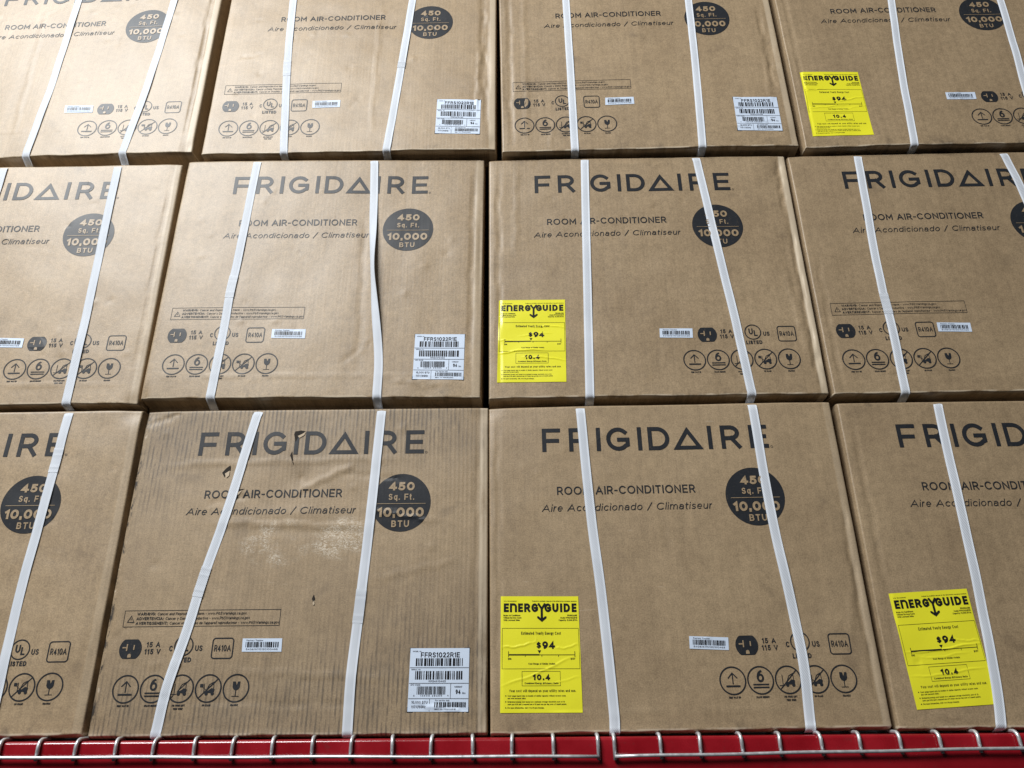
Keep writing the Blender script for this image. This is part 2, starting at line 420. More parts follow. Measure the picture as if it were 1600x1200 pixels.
class Flat:
    """flat artwork in 2D; every stroke gets its own hair-thin step above the one before"""
    def __init__(self):
        self.v, self.z, self.f, self.k = [], [], [], 0
    def poly(self, pts, z=None):
        if z is None:
            z = (self.k % 10) * 0.000022
            self.k += 1
        b = len(self.v)
        self.v += list(pts)
        self.z += [z] * len(pts)
        self.f.append(tuple(range(b, b + len(pts))))
    def rect(self, x0, y0, x1, y1, step=None, z=None):
        if z is None:
            z = (self.k % 10) * 0.000022
            self.k += 1
        nx = ny = 1
        if step:
            nx = max(1, int(math.ceil(abs(x1 - x0) / step)))
            ny = max(1, int(math.ceil(abs(y1 - y0) / step)))
        b = len(self.v)
        for j in range(ny + 1):
            for i in range(nx + 1):
                self.v.append((x0 + (x1 - x0) * i / nx, y0 + (y1 - y0) * j / ny))
                self.z.append(z)
        for j in range(ny):
            for i in range(nx):
                a = b + j * (nx + 1) + i
                self.f.append((a, a + 1, a + nx + 2, a + nx + 1))
    def disc(self, cx, cy, rx, ry=None, rings=1, n=40):
        ry = rx if ry is None else ry
        z = (self.k % 10) * 0.000022
        self.k += 1
        b = len(self.v)
        self.v.append((cx, cy))
        self.z.append(z)
        for r in range(1, rings + 1):
            for i in range(n):
                a = 2 * math.pi * i / n
                self.v.append((cx + rx * r / rings * math.cos(a), cy + ry * r / rings * math.sin(a)))
                self.z.append(z)
        for i in range(n):
            self.f.append((b, b + 1 + i, b + 1 + (i + 1) % n))
        for r in range(1, rings):
            for i in range(n):
                p = b + 1 + (r - 1) * n
                q = p + n
                self.f.append((p + i, q + i, q + (i + 1) % n, p + (i + 1) % n))
    def stroke(self, pts, w, closed=False, cap=True, step=0.0, lim=1.9):
        pts = [np.array(p, float) for p in pts]
        if step:
            q = []
            m = len(pts) if closed else len(pts) - 1
            for i in range(m):
                a, c = pts[i], pts[(i + 1) % len(pts)]
                k = max(1, int(np.linalg.norm(c - a) / step))
                q += [a + (c - a) * t / k for t in range(k)]
            if not closed:
                q.append(pts[-1])
            pts = q
        n = len(pts)
        if n < 2:
            return
        if cap and not closed:
            d = pts[0] - pts[1]
            pts[0] = pts[0] + d / (np.linalg.norm(d) + 1e-12) * w / 2
            d = pts[-1] - pts[-2]
            pts[-1] = pts[-1] + d / (np.linalg.norm(d) + 1e-12) * w / 2
        z = (self.k % 10) * 0.000022
        self.k += 1
        b = len(self.v)
        for i in range(n):
            dirs = []
            if i > 0 or closed:
                dirs.append(pts[i] - pts[i - 1])
            if i < n - 1 or closed:
                dirs.append(pts[(i + 1) % n] - pts[i])
            ns = []
            for dd in dirs:
                l = np.linalg.norm(dd) + 1e-12
                ns.append(np.array([-dd[1], dd[0]]) / l)
            m = sum(ns)
            l = np.linalg.norm(m)
            m = ns[0] if l < 1e-6 else m / l
            k = min(lim, 1.0 / max(0.2, float(m @ ns[0])))
            o = m * (w / 2 * k)
            self.v += [tuple(pts[i] + o), tuple(pts[i] - o)]
            self.z += [z, z]
        for i in range(n if closed else n - 1):
            j = (i + 1) % n
            self.f.append((b + 2 * i, b + 2 * i + 1, b + 2 * j + 1, b + 2 * j))
    def glyph(self, ch, x, y, H, wt, sx=1.0, shear=0.0, step=0.0, width=None):
        w, st = G[ch]
        W = width if width is not None else max(w * H * sx, wt * (1.9 if ch == '1' else 1.0))
        for s in st:
            closed = isinstance(s, tuple)
            p = s[1] if closed else s
            out = []
            for (a, c) in p:
                yy = wt / 2 + c * (H - wt)
                xx = wt / 2 + a * (W - wt) + shear * yy
                out.append((x + xx, y + yy))
            self.stroke(out, wt, closed, step=step)
        return W
    def text(self, s, x, y, H, wt, width=None, sx=1.0, tr=0.20, shear=0.0, align='l', step=0.0):
        def nat(k):
            t = 0.0
            for i, ch in enumerate(s):
                t += 0.28 * H * k if ch == ' ' else max(G[ch][0] * H * k, wt * (1.9 if ch == '1' else 1.0))
                if i < len(s) - 1:
                    t += tr * H * k
            return t
        if width:
            sx = sx * width / nat(sx)
            sx = sx * width / nat(sx)
        tot = nat(sx)
        if align == 'c':
            x -= tot / 2
        elif align == 'r':
            x -= tot
        for ch in s:
            if ch == ' ':
                x += 0.28 * H * sx
            else:
                x += self.glyph(ch, x, y, H, wt, sx, shear, step)
            x += tr * H * sx
        return tot
    def box(self, x0, y0, x1, y1, w, r=0.0, step=0.0):
        if r:
            p = (arc(x1 - r, y1 - r, r, r, 0, 90, 5) + arc(x0 + r, y1 - r, r, r, 90, 180, 5)
                 + arc(x0 + r, y0 + r, r, r, 180, 270, 5) + arc(x1 - r, y0 + r, r, r, 270, 360, 5))
        else:
            p = [(x0, y0), (x1, y0), (x1, y1), (x0, y1)]
        self.stroke(p, w, True, step=step)
    def ring(self, cx, cy, r, w, n=40):
        self.stroke([(cx + r * math.cos(2 * math.pi * i / n), cy + r * math.sin(2 * math.pi * i / n)) for i in range(n)], w, True)

mm = 0.001

def art_brand(L):
    """the nine letter maker's name with its triangular A, left edge at L"""
    a = Flat()
    H, w, y = 49 * mm, 9.0 * mm, 509 * mm
    for ch, x0, x1 in (('F', 0, 37), ('R', 54, 93), ('I', 109, 118), ('G', 129, 177), ('I', 192, 201),
                       ('D', 213, 256), ('I', 333, 342), ('R', 359, 398), ('E', 416, 453)):
        a.glyph(ch, L + x0 * mm, y, H, 8.4 * mm, width=(x1 - x0) * mm, step=8 * mm)
    x0, x1 = L + 262 * mm, L + 323 * mm
    hw = 4.0 * mm
    a.stroke([(x0 + 7.6 * mm, y + hw), (x1 - 7.6 * mm, y + hw), ((x0 + x1) / 2, y + H - 8.6 * mm)], 8 * mm, True, step=8 * mm, lim=2.4)
    a.ring(L + 458 * mm, y + 2.6 * mm, 2.0 * mm, 0.7 * mm, 16)
    return a

def art_product(L):
    a = Flat()
    a.text('ROOM AIR-CONDITIONER', L + 26 * mm, 421 * mm, 16.4 * mm, 2.6 * mm, width=270 * mm, tr=0.17, step=5 * mm)
    b = Flat()
    b.text('Aire Acondicionado / Climatiseur', L - 5 * mm, 388.5 * mm, 13.8 * mm, 1.65 * mm, width=329 * mm, tr=0.16, shear=0.2)
    return a, b

def art_badge(cx, cy):
    d = Flat()
    d.disc(cx, cy, 57.3 * mm, rings=18, n=120)
    t = Flat()
    t.text('450', cx, cy + 23.5 * mm, 17 * mm, 4.2 * mm, width=50 * mm, align='c', step=3 * mm, tr=0.14)
    t.text('Sq. Ft.', cx, cy + 4.6 * mm, 12.2 * mm, 2.2 * mm, width=50 * mm, align='c', step=3 * mm, tr=0.24)
    t.rect(cx - 47.5 * mm, cy - 3.2 * mm, cx + 47.5 * mm, cy - 2.2 * mm, step=3 * mm)
    t.text('10,000', cx, cy - 29 * mm, 18.6 * mm, 4.6 * mm, width=90 * mm, align='c', step=3 * mm, tr=0.12)
    t.text('BTU', cx, cy - 48.5 * mm, 12.8 * mm, 2.4 * mm, width=34 * mm, align='c', step=3 * mm, tr=0.24)
    return d, t

def art_warning():
    a = Flat()
    x0, x1, y0, y1 = -320 * mm, -32 * mm, 182.5 * mm, 210.8 * mm
    a.box(x0, y0, x1, y1, 0.9 * mm, step=10 * mm)
    cx, cy = -307 * mm, 190.5 * mm
    a.stroke([(cx - 6.0 * mm, cy), (cx + 6.0 * mm, cy), (cx, cy + 10.8 * mm)], 1.1 * mm, True, lim=2.4)
    a.stroke([(cx, cy + 3.4 * mm), (cx, cy + 6.8 * mm)], 1.2 * mm, cap=False)
    for i, (b, s, w1, w2) in enumerate((
            ('WARNING:', 'Cancer and Reproductive Harm - www.P65Warnings.ca.gov.', 34, 166),
            ('ADVERTENCIA:', 'Cancer y Dano Reproductivo - www.P65Warnings.ca.gov.', 50, 157),
            ('AVERTISSEMENT:', "Cancer et Troubles de l'appareil reproducteur - www.P65Warnings.ca.gov.", 59, 203))):
        y = (202.4 - 8.3 * i) * mm
        x = -297 * mm
        a.text(b, x, y, 5.3 * mm, 1.05 * mm, width=w1 * mm, tr=0.15)
        a.text(s, x + (w1 + 3.5) * mm, y, 4.9 * mm, 0.62 * mm, width=w2 * mm, tr=0.15, shear=0.12)
    return a

def art_ratings(cx, cy):
    """outlet pictogram, listing mark and refrigerant mark; centre of the outlet at cx, cy"""
    o = Flat()
    n = 48
    pts = []
    for i in range(n):
        t = 2 * math.pi * i / n
        x, y = 20.5 * math.cos(t), 20.5 * math.sin(t)
        pts.append((cx + x * mm, cy + max(-16.6, min(16.6, y)) * mm))
    o.poly(pts)
    k = Flat()
    k.rect(cx - 14.5 * mm, cy + 1.2 * mm, cx - 7.5 * mm, cy + 3.4 * mm)
    k.rect(cx - 7.4 * mm, cy - 3.4 * mm, cx - 5.2 * mm, cy + 8.4 * mm)
    k.rect(cx + 5.4 * mm, cy - 1.6 * mm, cx + 7.6 * mm, cy + 6.8 * mm)
    k.poly([(cx - 3.2 * mm, cy - 14.6 * mm), (cx + 3.2 * mm, cy - 14.6 * mm)] + [(cx + 3.2 * mm * math.cos(t), cy - 11.4 * mm + 3.2 * mm * math.sin(t)) for t in np.linspace(0, math.pi, 9)])
    v = Flat()
    v.text('15 A', cx + 41 * mm, cy + 2.8 * mm, 9.0 * mm, 1.8 * mm, align='c', tr=0.22, width=25 * mm)
    v.text('115 V', cx + 41 * mm, cy - 9.2 * mm, 9.0 * mm, 1.8 * mm, align='c', tr=0.22, width=29 * mm)
    u = Flat()
    u.text('C', cx + 74 * mm, cy - 4.5 * mm, 9.6 * mm, 1.9 * mm, align='c', sx=0.75)
    u.text('US', cx + 125 * mm, cy - 4.5 * mm, 9.6 * mm, 1.8 * mm, align='c', width=13.5 * mm, tr=0.15)
    u.ring(cx + 97 * mm, cy + 4.6 * mm, 16.6 * mm, 2.2 * mm)
    u.glyph('U', cx + 88.2 * mm, cy - 0.6 * mm, 13.5 * mm, 2.6 * mm, width=9 * mm)
    u.glyph('L', cx + 98.8 * mm, cy - 4.6 * mm, 13.5 * mm, 2.6 * mm, width=7.5 * mm)
    u.text('LISTED', cx + 97 * mm, cy - 23.6 * mm, 8.4 * mm, 1.9 * mm, align='c', width=34 * mm, tr=0.15)
    r = Flat()
    r.box(cx + 149.5 * mm, cy - 17.5 * mm, cx + 187 * mm, cy + 17 * mm, 2.2 * mm, 5 * mm)
    r.text('R410A', cx + 168.2 * mm, cy - 5.4 * mm, 11.0 * mm, 1.6 * mm, align='c', width=30 * mm, tr=0.13)
    return o, k, v, u, r

def art_handling(c1, cv):
    out = []
    R = 22.6 * mm
    caps = (('THIS WAY UP',), ('STACK HEIGHT',), ('NO FORK LIFT', 'THIS SIDE'), ('NO CLAMP',), ('FRAGILE',))
    for i in range(5):
        a = Flat()
        cx, cy = c1 + 49.4 * mm * i, cv
        a.ring(cx, cy, R, 2.5 * mm)
        def P(x, y):
            return (cx + x * mm, cy + y * mm)
        if i == 0:
            a.stroke([P(0, 10.6), P(0, -6)], 2.0 * mm, cap=False)
            a.stroke([P(-7.6, 4.6), P(0, 12.6), P(7.6, 4.6)], 2.0 * mm)
            a.rect(*P(-12.5, -10.6), *P(12.5, -7.6))
        elif i == 1:
            a.glyph('6', cx - 6.2 * mm, cy - 3.2 * mm, 20 * mm, 3.5 * mm, width=12.8 * mm)
            a.rect(*P(-14, -8.2), *P(14, -5.8))
            a.rect(*P(-14, -13.0), *P(14, -10.6))
        elif i in (2, 3):
            a.stroke([P(-15.2, -15.2), P(15.2, 15.2)], 1.9 * mm, cap=False)
            # fork-lift truck
            a.poly([P(-5, -7.5), P(10.5, -7.5), P(11.5, -1), P(6, 0.6), P(0, -3.6), P(-5, -3.6)])
            a.stroke([P(-3, -3), P(1.5, 6.5), P(9.0, 10.5), P(9.6, 0)], 1.2 * mm)
            a.disc(*P(-2.6, -8.6), 3.0 * mm, n=16)
            a.disc(*P(8.2, -8.6), 3.0 * mm, n=16)
            if i == 2:
                a.stroke([P(-10.4, 8), P(-10.4, -9.6)], 1.2 * mm)
                a.stroke([P(-16, -9.2), P(-7, -9.2)], 1.1 * mm)
            else:
                a.stroke([P(-7.4, 7), P(-7.4, -8)], 1.2 * mm)
                a.rect(*P(-15.0, 2.0), *P(-9.2, 7.4))
                a.stroke([P(-9.0, 1.0), P(-4.0, -2.0)], 1.0 * mm)
        else:
            a.poly([P(-6.6, 11), P(-1.6, 11), P(0.4, 5.0), P(1.6, 7.4), P(2.4, 11), P(6.6, 11), P(6.4, 2), P(4.6, -1.6), P(1.2, -3.6), P(-1.2, -3.6), P(-4.6, -1.6), P(-6.4, 2)])
            a.stroke([P(0, -3.6), P(0, -12.6)], 1.5 * mm, cap=False)
            a.stroke([P(-6.4, -13.4), P(6.4, -13.4)], 1.1 * mm, cap=False)
        for j, s in enumerate(caps[i]):
            a.text(s, cx, cy - (29.2 + 5.4 * j) * mm, 3.3 * mm, 0.95 * mm, align='c', width=len(s) * 1.9 * mm, tr=0.15, shear=0.1)
        out.append(a)
    return out

def barcode(a, x0, y0, x1, y1, seed):
    r = random.Random(seed)
    x = x0
    unit = (x1 - x0) / 62.0
    while x < x1:
        w = unit * r.choice((1, 1, 2, 2, 3))
        a.rect(x, y0, min(x + w, x1), y1)
        x += w + unit * r.choice((1, 1, 1, 2))

# --- label art is drawn in millimetres on the label: x right, y UP from its lower left corner
def art_energy():
    W, H = 144.0, 196.0
    a = Flat()
    g = Flat()
    Y = lambda y: H - y
    g.text('U.S. Government', 6, Y(9.5), 1.9, 0.34, width=23, tr=0.15)
    g.text('Federal law prohibits removal of this label before consumer purchase.', 58, Y(9.5), 1.9, 0.34, width=83, tr=0.15)
    wt = 3.9
    for ch, x0, x1 in (('E', 5.6, 15), ('E', 32, 41), ('R', 43.2, 54.4), ('G', 56.6, 69.0), ('G', 80.6, 93.4), ('U', 95.2, 106.6), ('I', 109.6, 113.2), ('D', 116.2, 128), ('E', 131, 140)):
        a.glyph(ch, x0, Y(27.8), 15.2, wt, width=x1 - x0)
    # the N drawn as an arch
    a.stroke([(18.8, Y(26)), (18.8, Y(14.4)), (24, Y(14.4))] + [(24 + 4 * math.cos(t), Y(18.6) + 4.2 * math.sin(t)) for t in np.linspace(1.4, 0.05, 6)] + [(28, Y(20)), (28, Y(26))], wt)
    # the Y that turns into an arrow
    a.stroke([(70.2, Y(14.2)), (75.6, Y(22.2)), (81.0, Y(14.2))], wt)
    a.stroke([(75.6, Y(22)), (75.6, Y(42))], 4.2, cap=False)
    a.poly([(75.6, Y(45.2)), (84.2, Y(38.2)), (84.2, Y(35.2)), (81.4, Y(35.2)), (75.6, Y(40))])
    a.poly([(75.6, Y(45.2)), (75.6, Y(40)), (69.8, Y(35.2)), (67.0, Y(35.2)), (67.0, Y(38.2))])
    for i, (s, w) in enumerate((('Room Air Conditioner', 31), ('Without Reverse Cycle', 33), ('With Louvered Sides', 30))):
        g.text(s, 5, Y(35 + 4.1 * i), 2.7, 0.5, width=w, tr=0.15)
    for i, (s, w) in enumerate((('FRIGIDAIRE', 18), ('Model FFRS1022R1E', 31), ('Capacity: 10,000 BTUs', 34))):
        g.text(s, 140.5, Y(35 + 4.1 * i), 2.7, 0.5, width=w, tr=0.15, align='r')
    g.box(3, Y(124.5), 142, Y(56), 0.55, step=10)
    g.text('Estimated Yearly Energy Cost', 37.5, Y(67), 5.0, 0.75, width=72, tr=0.22)
    a.text('$', 65, Y(89.6), 9.5, 2.3, width=8, tr=0)
    a.text('94', 75.5, Y(91.2), 12.8, 3.4, width=23, tr=0.12)
    a.poly([(66.8, Y(93.6)), (73.2, Y(93.6)), (70, Y(99))])
    a.rect(14, Y(102.2), 70, Y(100.0), step=8)
    g.rect(70.2, Y(101.7), 134, Y(100.8), step=8)
    for x in (14, 133.4):
        g.rect(x, Y(105), x + 0.9, Y(95.2))
    for x in (44, 74, 104):
        g.rect(x, Y(104.6), x + 0.9, Y(101.8))
    g.text('$90', 13.4, Y(109.4), 3.0, 0.6, width=6, tr=0.15)
    g.text('$137', 134, Y(109.4), 3.0, 0.6, width=8, tr=0.15, align='r')
    g.text('Cost Range of Similar Models', 50, Y(117.6), 2.9, 0.5, width=48, tr=0.15)
    g.box(38.5, Y(152.5), 106.5, Y(128.8), 0.55, step=10)
    a.text('10.4', 73, Y(143.2), 9.6, 2.6, width=31, align='c', tr=0.22)
    g.text('Combined Energy Efficiency Ratio', 73, Y(149.6), 2.8, 0.55, width=60, align='c', tr=0.15)
    g.text('Your cost will depend on your utility rates and use.', 15.5, Y(162.6), 4.2, 0.6, width=118, tr=0.22)
    yy = 169.8
    for lines in ((('Cost range based only on models of similar capacity without reverse cycle', 102), ('and with louvered sides.', 32)),
                  (('Estimated energy cost based on a national average electricity cost of 12', 100), ('cents per kWh and a seasonal use of 8 hours use per day over a 3 month period.', 103)),
                  (('For more information, visit www.ftc.gov/energy.', 64),)):
        g.disc(9.8, Y(yy - 1.2), 1.0, n=10)
        for s, w in lines:
            g.text(s, 13, Y(yy), 2.3, 0.42, width=w, tr=0.15)
            yy += 4.0
        yy += 1.6
    return W, H, a, g

def art_model(seed):
    W, H = 106.0, 105.0
    X = lambda x: x * W
    Y = lambda y: H - y * H
    a = Flat()
    g = Flat()
    g.text('MODEL No.', X(.04), Y(.06), 2.2, 0.45, width=16, tr=0.15)
    a.text('FFRS1022R1E', X(.18), Y(.148), 8.6, 1.5, width=W * .66, tr=0.15)
    bars = [Flat() for _ in range(4)]
    barcode(bars[0], X(.10), Y(.285), X(.89), Y(.162), seed)
    g.rect(X(0.005), Y(.316), X(.995), Y(.308), step=8)
    g.text('SERIAL No.', X(.03), Y(.352), 2.2, 0.45, width=17, tr=0.15)
    barcode(bars[1], X(.10), Y(.500), X(.89), Y(.366), seed + 1)
    g.text('KK54610465', X(.33), Y(.542), 3.2, 0.6, width=30, tr=0.15)
    g.rect(X(0.005), Y(.563), X(.995), Y(.555), step=8)
    g.text('UPC CODE', X(.03), Y(.595), 2.2, 0.45, width=17, tr=0.15)
    barcode(bars[2], X(.14), Y(.735), X(.62), Y(.608), seed + 2)
    g.text('0', X(.085), Y(.765), 2.6, 0.5, tr=0.15)
    g.text('12505 28259', X(.20), Y(.765), 2.6, 0.5, width=38, tr=0.4)
    g.text('9', X(.65), Y(.765), 2.6, 0.5, tr=0.15)
    g.rect(X(.695), Y(.793), X(.703), Y(.565))
    g.text('WEIGHT', X(.76), Y(.628), 2.8, 0.55, width=14, tr=0.15)
    a.text('94', X(.785), Y(.727), 7.4, 1.4, width=8.6, tr=0.16)
    g.text('lbs', X(.895), Y(.727), 3.4, 0.55, width=5.4, tr=0.15)
    g.rect(X(0.005), Y(.802), X(.995), Y(.794), step=8)
    g.text('10,000 BTU', X(.06), Y(.875), 4.4, 0.75, width=28, tr=0.15)
    g.text('115V/60Hz', X(.06), Y(.945), 4.4, 0.75, width=25, tr=0.15)
    g.rect(X(.354), Y(.992), X(.362), Y(.804))
    g.text('For service only', X(.45), Y(.838), 2.4, 0.45, width=25, tr=0.15)
    barcode(bars[3], X(.44), Y(.932), X(.955), Y(.852), seed + 3)
    g.text('SERV. No. FFRS1022R1E1', X(.44), Y(.972), 2.3, 0.45, width=38, tr=0.15)
    return W, H, a, g, bars

def art_tracking(seed):
    W, H = 71.0, 23.0
    a = Flat()
    g = Flat()
    g.text('Factory Tracker', 7, 18.4, 2.6, 0.5, width=30, tr=0.15)
    barcode(a, 6, 7.6, 65, 17.0, seed)
    g.text('540616110130100465', 7, 3.0, 2.9, 0.5, width=57, tr=0.15)
    return W, H, a, g

# ------------------------------------------------------------------ mesh helpers
def link_mesh(name, verts, faces, mat, parent=None, uvs=None, smooth=False):
    me = bpy.data.meshes.new(name)
    me.from_pydata([tuple(map(float, v)) for v in verts], [], faces)
    if uvs is not None:
        lay = me.uv_layers.new(name='UVMap')
        idx = np.empty(len(me.loops), dtype=np.int32)
        me.loops.foreach_get('vertex_index', idx)
        lay.data.foreach_set('uv', np.asarray(uvs, dtype=np.float32)[idx].ravel())
    me.materials.append(mat)
    if smooth:
        me.polygons.foreach_set('use_smooth', [True] * len(me.polygons))
    me.update()
    o = bpy.data.objects.new(name, me)
    COL.objects.link(o)
    if parent is not None:
        o.parent = parent
        if 'noise_offset' in parent:
            o['noise_offset'] = parent['noise_offset']
        if 'edge_wear' in parent:
            o['edge_wear'] = parent['edge_wear']
        if 'tint' in parent:
            o['tint'] = parent['tint']
    return o

HB = 0.60613
DEPTH = 0.46

class Surface:
    """front of a carton: a fine height field with rounded edges, dents and creases"""
    def __init__(self, w, seed, row, dents, creases, depth=.0138):
        rng = np.random.RandomState(seed)
        self.w = w
        hw = w / 2
        e = np.array([0, .0008, .002, .004, .0065, .0095, .013])
        self.U = np.concatenate([-hw + e, np.linspace(-hw + .018, hw - .018, 118), (hw - e)[::-1]])
        bot = np.array([-.0138, -.0132, -.0115, -.007, -.003, -.0012, 0.0, .0016, .004, .008]) if row else np.array([-.006, -.0052, -.0022, 0.0, .0016, .004, .008])
        if row:
            bot = bot * np.where(bot < 0, depth / .0138, 1.0)
        self.depth = depth
        yb = (1.4 if depth > .025 else 1.0) * np.array([.062, .050, .0465, .0445, .0405, .016, .0006, 0, 0, 0]) if row else np.array([.020, .014, .006, .0004, 0, 0, 0])
        top = HB - np.array([.012, .008, .005, .0025, .001, 0])
        self.V = np.concatenate([bot, np.linspace(.013, HB - .017, 98), top])
        UU, VV = np.meshgrid(self.U, self.V)
        h = np.zeros_like(UU)
        for _ in range(7):
            k = rng.uniform(3, 16, 2)
            p = rng.uniform(0, 6.28, 2)
            h += .0006 * np.sin(k[0] * UU + p[0]) * np.sin(k[1] * VV + p[1])
        for _ in range(16):
            k = rng.uniform(20, 90)
            t = rng.uniform(0, 6.28)
            h += .00010 * np.sin(k * (UU * np.cos(t) + VV * np.sin(t)) + rng.uniform(0, 6.28))
        h += .0022 * (1 - (2 * UU / w) ** 2)          # slight pillow
        for (u0, v0, su, sv, amp) in dents:
            h += .5 * amp * np.exp(-((UU - u0) / (su * .8)) ** 2 - ((VV - v0) / sv) ** 2)
        for (u0, v0, u1, v1, wd, amp) in creases:
            d = np.array([u1 - u0, v1 - v0])
            L = np.hypot(*d)
            t = ((UU - u0) * d[0] + (VV - v0) * d[1]) / (L * L)
            wob = .0018 * np.sin(t * 23 + u0 * 50) + .0009 * np.sin(t * 57)
            s = ((UU - u0) * d[1] - (VV - v0) * d[0]) / L + wob
            env = np.clip(t * 6, 0, 1) * np.clip((1 - t) * 6, 0, 1)
            h += 1.4 * amp * np.exp(-(s / wd) ** 2) * env
        # score lines: a narrow facet runs down both vertical edges
        du = np.clip(np.abs(UU) - (hw - .0145 - .003 * np.sin(VV * 5 + seed)), 0, 1)
        h -= du * (.07 + .06 * math.sin(seed))
        # rounded vertical edges and top edge, drawn-in bottom
        r = .0032
        du = np.clip(np.abs(UU) - (hw - r), 0, r)
        h -= r - np.sqrt(np.maximum(r * r - du * du, 0))
        rt = .0035
        dv = np.clip(VV - (HB - rt), 0, rt)
        h -= rt - np.sqrt(np.maximum(rt * rt - dv * dv, 0))
        yprof = np.zeros(len(self.V))
        yprof[:len(yb)] = yb
        if row:
            wobble = 1 + .12 * np.sin(self.U * 9 + seed) + .05 * np.sin(self.U * 31 + 2 * seed)
            h -= yprof[:, None] * wobble[None, :]
            # the lower lip is a cut edge: it wavers a little
            VV[6] += .0009 * np.sin(self.U * 26 + seed) + .0006 * np.sin(self.U * 71 + seed * 3)
        else:
            h -= yprof[:, None]
            h += .0011 * np.exp(-((VV - .0025) / .0022) ** 2) * (.55 + .45 * np.sin(UU * 13 + seed) * np.sin(UU * 31 + 2 * seed))
            VV[3] += .0008 * np.sin(self.U * 37 + seed) + .0006 * np.sin(self.U * 91 + seed * 3)
        self.h = h
        self.UU, self.VV = UU, VV
    def at(self, u, v):
        u = np.asarray(u, float)
        v = np.asarray(v, float)
        i = np.clip(np.searchsorted(self.U, u) - 1, 0, len(self.U) - 2)
        j = np.clip(np.searchsorted(self.V, v) - 1, 0, len(self.V) - 2)
        a = np.clip((u - self.U[i]) / (self.U[i + 1] - self.U[i]), 0, 1)
        b = np.clip((v - self.V[j]) / (self.V[j + 1] - self.V[j]), 0, 1)
        h = self.h
        return (h[j, i] * (1 - a) * (1 - b) + h[j, i + 1] * a * (1 - b) + h[j + 1, i] * (1 - a) * b + h[j + 1, i + 1] * a * b)
    def mesh(self, name, mat, parent):
        nv, nu = self.h.shape
        V = np.stack([self.UU, -self.h, self.VV], -1).reshape(-1, 3)
        uv = np.stack([self.UU, self.VV], -1).reshape(-1, 2)
        faces = [(j * nu + i, j * nu + i + 1, (j + 1) * nu + i + 1, (j + 1) * nu + i) for j in range(nv - 1) for i in range(nu - 1)]
        rim = list(range(nu)) + [j * nu + nu - 1 for j in range(1, nv)] + [(nv - 1) * nu + i for i in range(nu - 2, -1, -1)] + [j * nu for j in range(nv - 2, 0, -1)]
        V = list(V)
        uv = list(uv)
        prev = rim
        # sides run back and bulge a little half way, as full cartons do
        for yy, bul in ((.03, .0012), (.10, .0036), (.23, .0052), (.38, .003), (DEPTH, 0.0)):
            ring = []
            for k in rim:
                u, h, v = V[k][0], V[k][1], V[k][2]
                side = 1.0 if abs(abs(u) - self.w / 2) < 1e-6 else 0.0
                uu = u + math.copysign(bul, u) * side
                ring.append(len(V))
                V.append(np.array([uu, max(yy, h + .001), v]))
                uv.append(np.array([u + math.copysign(yy, u) * side, v + (yy if not side and v > .3 else -yy if not side else 0)]))
            m = len(rim)
            faces += [(prev[(i + 1) % m], prev[i], ring[i], ring[(i + 1) % m]) for i in range(m)]
            prev = ring
        faces.append(tuple(prev))
        return link_mesh(name, V, faces, mat, parent, uv, True)

OFF_INK, OFF_KNOCK = 0.00045, 0.00110

def place_art(name, art, S, mat, parent, off, xf=None):
    """lay flat artwork on the carton front; xf maps artwork coordinates to the face (u, v, extra height)"""
    P = np.array(art.v, float)
    z = np.array(art.z, float) + off
    if xf is not None:
        u, v, ex = xf(P[:, 0], P[:, 1])
        z = z + ex
    else:
        u, v = P[:, 0], P[:, 1]
    h = S.at(u, v) + z
    return link_mesh(name, np.stack([u, -h, v], -1), art.f, mat, parent, np.stack([u, v], -1))

def quad_xf(W, H, c, wrinkle):
    """c: corners TL TR BR BL on the face in mm"""
    tl, tr, br, bl = [np.array(q) * mm for q in c]
    def f(x, y):
        a, b = x / W, y / H
        p = (bl[None] * ((1 - a) * (1 - b))[:, None] + br[None] * (a * (1 - b))[:, None] + tr[None] * (a * b)[:, None] + tl[None] * ((1 - a) * b)[:, None])
        return p[:, 0], p[:, 1], wrinkle(x, y)
    return f

def sticker(name, art, S, c, mat, parent, seed, wrk=()):
    W, H, a, g = art[:4]
    rng = np.random.RandomState(seed)
    ph = rng.uniform(0, 6.28, 8)
    def wrinkle(x, y):
        e = .00016 * (1 + np.sin(x * .07 + ph[0]) * np.sin(y * .05 + ph[1]))
        for (x0, y0, x1, y1, wd, amp) in wrk:
            L = math.hypot(x1 - x0, y1 - y0)
            t = ((x - x0) * (x1 - x0) + (y - y0) * (y1 - y0)) / (L * L)
            s = ((x - x0) * (y1 - y0) - (y - y0) * (x1 - x0)) / L + 1.6 * np.sin(t * 7 + ph[2]) + .6 * np.sin(t * 19 + ph[3])
            env = np.clip(t * 5, 0, 1) * np.clip((1 - t) * 5, 0, 1)
            prof = np.where(s > 0, np.exp(-(s / wd) ** 2), np.exp(-(s / (wd * .45)) ** 2))
            e = e + amp * env * prof
        return e
    xf = quad_xf(W, H, c, wrinkle)
    base = Flat()
    base.rect(0, 0, W, H, step=1.5, z=0.0)
    o = place_art(name, base, S, mat, parent, 0.0006, xf)
    o.data.polygons.foreach_set('use_smooth', [True] * len(o.data.polygons))
    place_art('barcode' if name == 'tracking_label' else 'bold_lettering', a, S, M_BLACK, o, 0.0009, xf).parent = o
    place_art('fine_lettering', g, S, M_GREY if mat is M_WHITE else M_BLACK, o, 0.0009, xf)
    for q in (art[4] if len(art) > 4 else ()):
        place_art('barcode', q, S, M_BLACK, o, 0.0009, xf)
    return o

